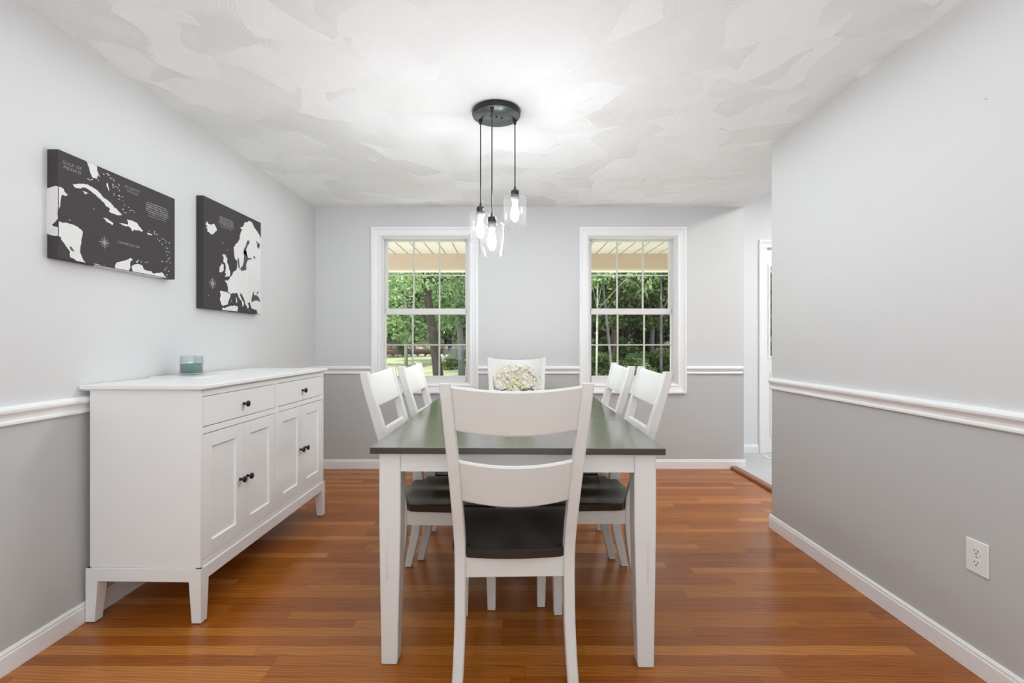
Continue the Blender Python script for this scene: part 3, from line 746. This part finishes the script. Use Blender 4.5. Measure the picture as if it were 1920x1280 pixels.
EU = [[[.0159,.4727],[.0317,.4935],[.0454,.4799],[.0639,.4815],[.0968,.4952],[.1112,.4813],[.1233,.4637],[.0968,.4402],[.0709,.4258],[.05,.4355],[.0317,.437],[.0363,.4493],[.0159,.4559],[.034,.463]],[[.3011,.3556],[.2956,.3949],[.3121,.4137],[.3456,.4424],[.3626,.4649],[.3683,.4947],[.3914,.5318],[.3683,.5328],[.4031,.5506],[.4207,.5806],[.4506,.5912],[.4811,.6086],[.5122,.6031],[.5311,.5844],[.5567,.5702],[.5959,.5486],[.627,.5223],[.627,0],[.5799,0],[.5697,.0283],[.5099,.0313],[.4936,.0474],[.484,.0741],[.4585,.0652],[.4712,.0389],[.4585,.0278],[.4272,.056],[.421,.0757],[.4087,.0914],[.3844,.1159],[.3605,.1234],[.3724,.1014],[.3904,.0798],[.4148,.0618],[.4087,.0445],[.3784,.0323],[.3965,.0469],[.3844,.0693],[.3545,.0899],[.3311,.1204],[.2965,.1121],[.2628,.1039],[.2352,.1139],[.2352,.1424],[.2244,.1632],[.2028,.1794],[.2298,.1828],[.2517,.1951],[.2796,.2244],[.2965,.2462],[.3195,.256],[.334,.2745],[.3369,.3175],[.3137,.3266],[.3022,.3441],[.2965,.3754]],[[.1556,.1119],[.2298,.1118],[.2628,.1007],[.2572,.0843],[.2407,.0606],[.2298,.0375],[.1869,.0265],[.1659,.0357],[.153,.0593],[.1607,.0878]],[[.1816,.0168],[.1975,.0116],[.2407,.0257],[.2909,.0341],[.3369,.0359],[.3428,.0199],[.3369,0],[.1764,0]],[[.1764,.3312],[.2082,.3369],[.2136,.3253],[.2298,.3155],[.2244,.2956],[.2407,.273],[.2572,.2405],[.2572,.2118],[.1975,.2022],[.2189,.2192],[.2028,.2264],[.2136,.2499],[.2082,.2804],[.1869,.2926],[.1922,.3153]],[[.1711,.2776],[.1922,.2716],[.1869,.2334],[.1607,.2219],[.1453,.2243],[.1504,.2527]],[[.3195,.0867],[.3311,.0878],[.334,.057],[.3195,.0542]]]
EUDARK = [[[.4506,.4706],[.4811,.477],[.475,.456],[.4506,.4315],[.4386,.4064],[.4446,.3685],[.4428,.4028],[.4459,.383],[.4648,.3592],[.5099,.3669],[.5034,.3572],[.4585,.3445],[.4396,.3142],[.4396,.277],[.3784,.263],[.3724,.2803],[.3965,.2973],[.4087,.3294],[.4148,.3573],[.4087,.3964],[.406,.3616],[.4089,.404],[.4326,.4312]],[[.5535,.4954],[.5828,.4846],[.6159,.481],[.6092,.4626],[.5959,.4429],[.5697,.4582],[.5795,.4703]],[[.5034,.0965],[.523,.1434],[.5362,.1447],[.5362,.1238],[.5697,.127],[.6039,.1089],[.6178,.0851],[.5562,.0906],[.5034,.0723]],[[.563,.1369],[.5936,.1577],[.5833,.1354]],[[.3369,.3404],[.3545,.3369],[.3605,.295],[.3724,.2637],[.3457,.2861],[.3398,.318]],[[.5296,.3878],[.5495,.3808],[.5462,.3662],[.5296,.3703]]]
EUDOTS = [[.1801,.3993],[.2315,.3673],[.0405,.0753],[.2684,.0629],[.468,.0131],[.1816,.329]]
EUCOMP = [[.0825,.1478],[.0825,.1883],[.1249,.1483]]
EUTEXT = [[.1551,.5567],[.3011,.4953]]
def star(c, ru, rv, n=8):
    out = []
    for k in range(2 * n):
        th = PI / 2 + k * PI / n; q = 1.0 if k % 4 == 0 else (.62 if k % 2 == 0 else .22)
        out.append((c[0] + ru * q * math.cos(th), c[1] + rv * q * math.sin(th)))
    return out
def flat(bm, poly, d, mi):
    vs = [bm.verts.new((d, u, v)) for u, v in poly]
    f = bm.faces.new(vs); f.material_index = mi; f.normal_update()
    if f.normal.x < 0: f.normal_flip()
    bmesh.ops.triangulate(bm, faces=[f])
def text_bm(bm, s, u, v, size, mi, d):
    cu = bpy.data.curves.new('t', 'FONT'); cu.body = s; cu.size = size; cu.align_x = 'CENTER'; cu.align_y = 'CENTER'; cu.space_character = 1.25
    o = bpy.data.objects.new('t', cu); C.objects.link(o); bpy.context.view_layer.update()
    me = bpy.data.meshes.new_from_object(o); t = bmesh.new(); t.from_mesh(me)
    for w_ in t.verts: w_.co = Vector((d, u + w_.co.x, v + w_.co.y))
    merge(bm, t, mi); bpy.data.objects.remove(o); bpy.data.curves.remove(cu); bpy.data.meshes.remove(me)
def jag(poly, amp, rnd):
    out = []
    for i, p in enumerate(poly):
        q = poly[(i + 1) % len(poly)]; L_ = math.hypot(q[0] - p[0], q[1] - p[1]); n = max(1, int(L_ / .008))
        out.append(tuple(p))
        for k in range(1, n):
            t = k / n; out.append((p[0] + (q[0] - p[0]) * t + rnd.uniform(-amp, amp), p[1] + (q[1] - p[1]) * t + rnd.uniform(-amp, amp)))
    return out
def canvas(label, loc, W, H, T, base, lands, darks, dots, comp, seed):
    rnd = random.Random(seed)
    t = thing('canvas_print', label, 'wall art', loc)
    bm = bmesh.new(); box(bm, 0, T, 0, W, 0, H, .002)
    for f in bm.faces: f.material_index = 0 if f.normal.x > .5 else 1
    obj('canvas', bm, [base, M['canvasedge']], t)
    bm = bmesh.new(); d = T + .0005
    cl = lambda P: [(min(max(u, .0015), W - .0015), min(max(v, .0015), H - .0015)) for u, v in P]
    for P in lands: flat(bm, cl(jag(P, .0026, rnd)), d, 0)
    for P in darks: flat(bm, cl(jag(P, .001, rnd)), d + .0004, 1)
    for u, v in dots:
        for k in range(2):
            a, b_ = u + rnd.uniform(-.006, .006), v + rnd.uniform(-.004, .004); w_, h_ = rnd.uniform(.002, .006), rnd.uniform(.0012, .0028)
            flat(bm, cl([(a - w_, b_), (a, b_ - h_), (a + w_, b_), (a, b_ + h_)]), d + .0003, 0)
    c, up, rt = comp
    flat(bm, star(c, abs(rt[0] - c[0]) * 1.0, abs(up[1] - c[1])), d, 2)
    ru, rv = abs(rt[0] - c[0]) * .62, abs(up[1] - c[1]) * .62
    outer = [(c[0] + ru * math.cos(k * PI / 16), c[1] + rv * math.sin(k * PI / 16)) for k in range(32)]
    for k in range(0, 32):
        a, b_ = outer[k], outer[(k + 1) % 32]; s_ = lambda p: (c[0] + (p[0] - c[0]) * .93, c[1] + (p[1] - c[1]) * .93)
        flat(bm, [a, b_, s_(b_), s_(a)], d, 2)
    return t, bm, d, rnd
def textblock(bm, d, u0, u1, v0, v1, rows, rnd):
    for k in range(rows):
        v = v1 - (v1 - v0) * (k + .5) / rows; sh = .02 if k in (0,) else (.0 if k < rows * .6 else .03)
        u = u0 + sh * (u1 - u0) * 3; e = u1 - sh * (u1 - u0) * 3
        h_ = (v1 - v0) / rows * (.24 if k < rows * .6 else .13)
        while u < e - .008:
            L_ = rnd.uniform(.0018, .005); flat(bm, [(u, v - h_), (min(u + L_, e), v - h_), (min(u + L_, e), v + h_), (u, v + h_)], d, 2); u += L_ + rnd.choice((.001, .0012, .0045))
LM = [M['land'], M['canvas'], M['ink']]
t, bm, d, rnd = canvas('wide charcoal map canvas of the Caribbean islands on the left wall above the sideboard', (XL, 1.829, 1.466), .641, .412, .0425, M['canvas'], BIG, BIGDARK, BIGDOTS, BIGCOMP, 3)
(g, at_, cs, t0, t1) = BIGTEXT
text_bm(bm, 'GULF OF', g[0] + .004, g[1] + .008, .0175, 2, d); text_bm(bm, 'MEXICO', g[0] + .004, g[1] - .010, .0175, 2, d)
text_bm(bm, 'ATLANTIC', at_[0], at_[1] + .008, .016, 2, d); text_bm(bm, 'OCEAN', at_[0], at_[1] - .008, .016, 2, d)
text_bm(bm, 'CARIBBEAN SEA', cs[0], cs[1], .0145, 2, d)
textblock(bm, d, t0[0], t1[0], t1[1], t0[1], 7, rnd)
# the print wraps round the edge of the canvas
e = -.0005
for P in ([(0, .262), (.018, .268), (.032, .272), (.0425, .270), (.0425, .17), (.037, .196), (.0425, .150), (.031, .135), (.020, .126), (.024, .120), (.0425, .116), (.0425, .084), (.030, .083), (.015, .086), (0, .092)],):
    f = bm.faces.new([bm.verts.new((u, e, v)) for u, v in P]); f.normal_update()
    if f.normal.y > 0: f.normal_flip()
    bmesh.ops.triangulate(bm, faces=[f])
f = bm.faces.new([bm.verts.new(p) for p in ((.002, .20, e), (.0425, .16, e), (.0425, .60, e), (.002, .56, e))]); f.normal_update()
if f.normal.z > 0: f.normal_flip()
obj('printed_map', bm, LM, t, label='white printed coastlines, compass rose and lettering')
t, bm, d, rnd = canvas('square slate map canvas of Europe on the left wall nearer the window', (XL, 2.703, 1.337), .627, .630, .0415, M['canvas2'], EU, EUDARK, EUDOTS, EUCOMP, 4)
textblock(bm, d, EUTEXT[0][0] - .012, EUTEXT[1][0], EUTEXT[1][1] - .005, EUTEXT[0][1], 7, rnd)
for k in range(70):                           # small place names printed over the land
    u, v = rnd.uniform(.36, .60), rnd.uniform(.10, .33); L_ = rnd.uniform(.004, .012)
    flat(bm, [(u, v), (u + L_, v), (u + L_, v + .0016), (u, v + .0016)], d + .0003, 2)
obj('printed_map', bm, [M['land'], M['canvas2'], M['ink']], t, label='white printed coastlines, compass rose and lettering')

# ------------------------------------------------------------------ outdoors
bm = bmesh.new(); box(bm, -4.5, 2.0, YB + .15, YB + .17, -.5, 2.33)
for v in list(bm.verts): pass
bm.free()
bm = bmesh.new(); box(bm, -6, XO - .16, YB + .15, 6.42, 2.315, 2.34); box(bm, XO - .16, 8, YF + .16, 6.42, 2.315, 2.34)
struct('porch_ceiling', bm, M['vinylsoffit'], 'cream panelled porch ceiling outside the windows', 'porch ceiling')
bm = bmesh.new()
for k in range(84): box(bm, -5.98 + k * .166, -5.970 + k * .166, YB + .16 if k < 48 else YF + .17, 6.40, 2.3138, 2.3152)
po = obj('groove', bm, M['groove']); po.parent = bpy.data.objects['porch_ceiling']
bm = bmesh.new(); box(bm, -6, 8, 6.40, 6.56, 2.112, 2.45); struct('porch_beam', bm, M['beam'], 'tan porch beam outside the windows', 'beam')
bm = bmesh.new(); prism(bm, [(6.56, 2.115), (6.60, 2.095), (6.66, 2.10), (6.67, 2.20), (6.56, 2.20)], 'x', -6, 8); struct('porch_gutter', bm, M['gutter'], 'pale gutter along the porch beam', 'gutter')
bm = bmesh.new()
# roof over the house and porch keeps the sun off the windows
loft(bm, [[(-8, 6.75, 2.46), (-8, -4, 5.2), (-8, -4, 5.3), (-8, 6.75, 2.58)], [(9, 6.75, 2.46), (9, -4, 5.2), (9, -4, 5.3), (9, 6.75, 2.58)]])
struct('roof', bm, M['siding'])
bm = bmesh.new(); box(bm, -6, XO - .16, YB + .16, 6.5, -.35, -.12); box(bm, XO - .16, 8, YF + .16, 6.5, -.35, -.12); struct('porch_floor', bm, M['stone'])

PROF = [(5, -.62), (14, -.52), (22, -.45), (32, -.33), (40, -.18), (44, -.05), (50, .20), (56, .42), (64, .75), (90, 2.2)]
def gz(y):
    for a, b_ in zip(PROF, PROF[1:]):
        if a[0] <= y <= b_[0]: return a[1] + (b_[1] - a[1]) * (y - a[0]) / (b_[0] - a[0])
    return PROF[0][1] if y < 5 else PROF[-1][1]
def strip(name, y0, y1, m, dz=0, x0=-40, x1=40):
    ys = [y0] + [p[0] for p in PROF if y0 < p[0] < y1] + [y1]
    bm = bmesh.new(); rows = []
    for y in ys: rows.append([bm.verts.new((x, y, gz(y) + dz)) for x in (x0, x1)])
    for a, b_ in zip(rows, rows[1:]): bm.faces.new((a[0], a[1], b_[1], b_[0]))
    return struct(name, bm, m)
strip('lawn', 5, 41.5, M['lawn']); strip('ground_mulch_bed', 41.5, 53, M['mulch']); strip('ground_forest', 53, 90, M['soil'])
strip('ground_woods', 12, 50, M['soil'], .02, 2.2, 40)
rnd = random.Random(11)
def stone_bm(r_):
    bm = bmesh.new(); bmesh.ops.create_icosphere(bm, subdivisions=2, radius=1)
    for v in bm.verts: v.co = Vector((v.co.x * r_ * 1.3, v.co.y * r_, v.co.z * r_ * .7)) * rnd.uniform(.88, 1.1)
    return bm
st = obj('garden_stone', stone_bm(.22), M['stone'], loc=(-13.2, 41.6, gz(41.6) + .06))
SLAB = 'pale rounded stone edging the mulch bed beyond the lawn'
tag(st, SLAB, 'stone', 'stones edging the mulch bed')
for k in range(1, 26):
    c = st.copy(); C.objects.link(c); c.location = (-13.2 + k * .58 + rnd.uniform(-.1, .1), 41.6 + rnd.uniform(-.15, .15), gz(41.6) + .05); c.rotation_euler = (0, 0, rnd.uniform(0, 6)); s = rnd.uniform(.7, 1.2); c.scale = (s, s, s)
bm = bmesh.new()
for k in range(14): box(bm, -19 + k * 1.02, -18.02 + k * 1.02, 53.2, 53.6, gz(53.4) - .1, gz(53.4) + rnd.uniform(.30, .38), .05)
tag(obj('stone_wall', bm, M['stone']), 'low pale stone wall at the edge of the woods beyond the mulch bed', 'wall')

def leaf_mesh(name, N, fn, size, m, seed):
    r_ = random.Random(seed); vs = []; fs = []
    for _ in range(N):
        c = fn(r_); s = size * r_.uniform(.6, 1.35)
        n = Vector((r_.gauss(0, 1), r_.gauss(0, 1), r_.gauss(.5, .8))).normalized(); a = n.orthogonal().normalized(); a.rotate(Matrix.Rotation(r_.uniform(0, 6.28), 3, n)); b_ = n.cross(a)
        i = len(vs); vs += [c - a * s, c + b_ * s * .5, c + a * s, c - b_ * s * .5]; fs.append((i, i + 1, i + 2, i + 3))
    me = bpy.data.meshes.new(name); me.from_pydata(vs, [], fs); me.materials.append(m); return me
def clustered(r_, cl):
    cx, cy, cz, cr = r_.choice(cl)
    d = Vector((r_.gauss(0, 1), r_.gauss(0, 1), r_.gauss(0, 1))).normalized() * cr * r_.random() ** .4
    return Vector((cx + d.x, cy + d.y, cz + d.z * .55))
def crown(name, seed, N, rad, zc, hh, ncl, cr, size, m):
    r_ = random.Random(seed); cl = []
    for _ in range(ncl):
        d = Vector((r_.gauss(0, 1), r_.gauss(0, 1), r_.gauss(0, 1))).normalized() * r_.random() ** .45
        cl.append((d.x * rad, d.y * rad, zc + d.z * hh, cr * r_.uniform(.6, 1.2)))
    return leaf_mesh(name, N, lambda q: clustered(q, cl), size, m, seed + 1), cl
def tree(label, x, y, trunk, tr, tm, crownm, cl, group=None):
    t = thing('tree', label, 'tree', (x, y, gz(y) - .05), 0, group)
    bm = bmesh.new(); tube(bm, trunk, tr, 10)
    for cx, cy, cz, cr in cl[:7]:
        k = min(range(len(trunk)), key=lambda i: abs(trunk[i][2] - (cz - 1.2))); tube(bm, [trunk[k], ((trunk[k][0] + cx) / 2, (trunk[k][1] + cy) / 2, (trunk[k][2] + cz) / 2 + .1), (cx, cy, cz)], [tr[k] * .45, tr[k] * .3, tr[k] * .12], 6)
    obj('trunk', bm, tm, t)
    o = bpy.data.objects.new('crown', crownm); C.objects.link(o); o.parent = t
    return t
mA, cA = crown('crown_near', 21, 24000, 4.2, 5.3, 2.8, 64, 1.1, .062, M['leafb'])
mB, cB = crown('crown_mid', 22, 14000, 4.4, 6.2, 3.6, 46, 1.35, .10, M['leafm'])
mC, cC = crown('crown_far', 23, 9000, 5.2, 7.0, 5.6, 52, 1.7, .24, M['leafm'])
mD, cD = crown('crown_bright', 24, 8000, 4.6, 6.0, 4.6, 46, 1.5, .20, M['leafb'])
mE, cE = crown('crown_dark', 25, 12000, 4.0, 6.2, 4.0, 46, 1.3, .13, M['leafd'])
tree('leafy tree with a dark leaning trunk on the lawn, outside the left window', -2.26, 16, [(0, 0, 0), (-.10, 0, 1.0), (-.26, 0, 2.2), (-.50, .1, 3.6), (-.6, .2, 6.5)], [.19, .165, .15, .13, .06], M['bark'], mA, cA)
tree('leafy tree with a straight grey trunk at the right side of the left window', -1.92, 20, [(0, 0, 0), (-.03, 0, 1.2), (-.10, 0, 2.6), (-.12, 0, 4.4), (-.1, 0, 7.5)], [.15, .13, .12, .10, .05], M['barkg'], mB, cB)
tree('tree with a thin pale trunk at the lawn edge, in the left window', -6.35, 30, [(0, 0, 0), (.02, 0, 2), (0, 0, 4), (0, 0, 8)], [.12, .10, .09, .05], M['barkp'], mD, cD)
# slim trees outside the right window
def sapling(label, x, y, top, r0, tm, cm, cl):
    tree(label, x, y, [(0, 0, 0), (top * .25, 0, 1.4), (top * .6, 0, 2.8), (top, 0, 4.5), (top, 0, 6.5)], [r0, r0 * .9, r0 * .8, r0 * .65, r0 * .3], tm, cm, cl)
mS, cS = crown('crown_sapling', 31, 3600, 2.0, 5.0, 1.9, 26, .75, .10, M['leafb'])
mT, cT = crown('crown_slim', 32, 3600, 2.3, 5.6, 2.0, 26, .85, .11, M['leafm'])
sapling('slim pale upright sapling at the left side of the right window', 3.10, 17, .05, .040, M['barkp'], mS, cS)
sapling('slim grey sapling leaning left, behind the pale one in the right window', 3.80, 17.6, -.42, .055, M['barkg'], mT, cT)
sapling('slim grey tree at the right side of the right window', 6.32, 20, .0, .060, M['barkg'], mT, cT)
WL = 'tall leafy tree in the woods beyond the lawn'
for k, (x, y, me, cl, tm) in enumerate([(-13, 40, mD, cD, 'bark'), (-9.5, 44, mC, cC, 'barkg'), (-5.6, 46, mD, cD, 'bark'), (-2.2, 43, mC, cC, 'barkg'), (-11, 56, mC, cC, 'bark'), (-16, 52, mD, cD, 'bark'),
        (-7.5, 58, mC, cC, 'bark'), (-3.4, 58, mD, cD, 'barkg'), (1, 50, mC, cC, 'bark'), (-20, 58, mC, cC, 'bark')]):
    t = tree(WL, x, y, [(0, 0, 0), (.1, 0, 2.5), (0, 0, 5), (0, 0, 9)], [.2, .16, .13, .06], M[tm], me, cl[:4], 'trees of the woods beyond the lawn')
WR = 'dark tree of the dense woods filling the right window'
for k, (x, y, me, cl, tm) in enumerate([(3.0, 27, mB, cB, 'barkb'), (5.2, 24, mE, cE, 'barkb'), (7.4, 25, mE, cE, 'barkg'), (9.6, 27, mE, cE, 'barkb'), (5.0, 33, mB, cB, 'barkg'), (8.2, 34, mE, cE, 'bark'), (11, 36, mE, cE, 'bark'), (12.5, 29, mE, cE, 'bark'), (15, 33, mB, cB, 'bark')]):
    tree(WR, x, y, [(0, 0, 0), (.05, 0, 2.5), (-.05, 0, 5), (0, 0, 9)], [.13, .11, .09, .05], M[tm], me, cl[:4], 'trees of the woods on the right')
def shrub_mesh(seed, m, N=2600):
    r_ = random.Random(seed); cl = [(r_.uniform(-1, 1), r_.uniform(-.7, .7), r_.uniform(.2, 1.3), r_.uniform(.35, .6)) for _ in range(12)]
    return leaf_mesh('shrub_leaves', N, lambda q: clustered(q, cl), .075, m, seed + 3)
s1, s2, s3 = shrub_mesh(41, M['leafd']), shrub_mesh(42, M['leafm']), shrub_mesh(43, M['leafb'])
def shrub(label, x, y, me, sc, group=None):
    o = bpy.data.objects.new('shrub', me); C.objects.link(o); o.location = (x, y, gz(y)); o.scale = (sc, sc, sc); o.rotation_euler = (0, 0, x * 3.7)
    tag(o, label, 'shrub', group)
shrub('low bright green bush in the mulch bed beyond the lawn', -9.7, 45, s3, .7)
shrub('dark green bush beside the grey trunk in the left window', -3.0, 27, s1, .8)
for k, (x, y, me, sc) in enumerate([(3.0, 20, s2, .75), (4.3, 19.5, s1, .9), (5.4, 20.5, s2, .8), (6.6, 22.5, s1, 1.0), (7.8, 21.5, s1, .9), (4.0, 23.5, s1, 1.3), (6.0, 25, s1, 1.4), (8.4, 25, s1, 1.3), (9.8, 23.5, s2, 1.1), (11.5, 24, s1, 1.3)]):
    shrub('dark leafy bush at the foot of the woods in the right window', x, y, me, sc, 'bushes under the woods on the right')
def wallfol(r_): return Vector((r_.uniform(-46, 46), 72 + r_.uniform(-3, 3), gz(70) + 24 * r_.random() ** 1.1))
o = bpy.data.objects.new('foliage', leaf_mesh('foliage', 16000, wallfol, .75, M['leafm'], 77)); C.objects.link(o)
tag(o, 'solid green foliage of the deep woods behind all the other trees', 'foliage', kind='stuff')
def wallfol2(r_): return Vector((r_.uniform(2.0, 26), 40 + r_.uniform(-1.5, 1.5), gz(40) + 12 * r_.random() ** 1.2))
o = bpy.data.objects.new('undergrowth', leaf_mesh('undergrowth', 14000, wallfol2, .30, M['leafu'], 78)); C.objects.link(o)
tag(o, 'dark undergrowth of the woods seen through the right window', 'undergrowth', kind='stuff')

# ------------------------------------------------------------------ light, world, camera
w = bpy.data.worlds.new('sky'); bpy.context.scene.world = w; w.use_nodes = True
bg = w.node_tree.nodes['Background']; bg.inputs[0].default_value = (0.93, 0.97, 1.0, 1); bg.inputs[1].default_value = 1.6
def light(name, typ, loc, rot, energy, col=(1, 1, 1), **kw):
    l = bpy.data.lights.new(name, typ); l.energy = energy; l.color = col
    for k, v in kw.items(): setattr(l, k, v)
    o = bpy.data.objects.new(name, l); C.objects.link(o); o.location = loc; o.rotation_euler = rot; return o
light('sun', 'SUN', (0, -10, 20), (R(42), 0, R(-25)), 4.2, (1, .95, .86), angle=R(1.5))
light('rear_bounce_fill', 'AREA', (0, -2.2, .9), (R(160), 0, 0), 62, (.83, .925, 1), shape='RECTANGLE', size=3.0, size_y=.8)  # added fill behind the camera, bounced off the ceiling; no real fixture
light('overhead_fill', 'AREA', (-.05, 2.0, 2.33), (0, 0, 0), 19, (.86, .94, 1), shape='RECTANGLE', size=2.9, size_y=3.8)  # unseen fill sheet just under the ceiling, evens out walls and furniture
light('table_up_fill', 'AREA', (.04, 2.5, .86), (R(180), 0, 0), 5, (.88, .95, 1), shape='RECTANGLE', size=.9, size_y=1.6)  # unseen fill above the tabletop, added to lift the ceiling
light('porch_fill', 'AREA', (-.05, 5.5, -.05), (R(180), 0, 0), 58, (1, .97, .92), shape='RECTANGLE', size=7, size_y=1.2)  # fill added at porch floor level to brighten soffit and beam
light('foyer_fill', 'AREA', (3.2, 3.3, 2.74), (0, 0, 0), 34, (1, 1, 1), shape='DISK', size=.8)  # added fill for the entry hall, no fixture modelled

cam = bpy.data.cameras.new('camera'); co = bpy.data.objects.new('camera', cam); C.objects.link(co)
cam.sensor_width = 36; cam.lens = 17; cam.shift_x = 7 / 1920; cam.clip_start = .05; cam.clip_end = 500
co.location = (0, 0, 1.15); co.rotation_euler = (R(90), 0, 0)
sc = bpy.context.scene; sc.camera = co
sc.view_settings.view_transform = 'Standard'; sc.view_settings.look = 'None'; sc.view_settings.gamma = 1; sc.view_settings.use_curve_mapping = False
sc.view_settings.exposure = 0.60
sc.cycles.use_denoising = True
sc.cycles.max_bounces = 10; sc.cycles.diffuse_bounces = 6; sc.cycles.glossy_bounces = 4; sc.cycles.transparent_max_bounces = 24
sc.cycles.sample_clamp_indirect = 6; sc.cycles.caustics_reflective = False; sc.cycles.caustics_refractive = False
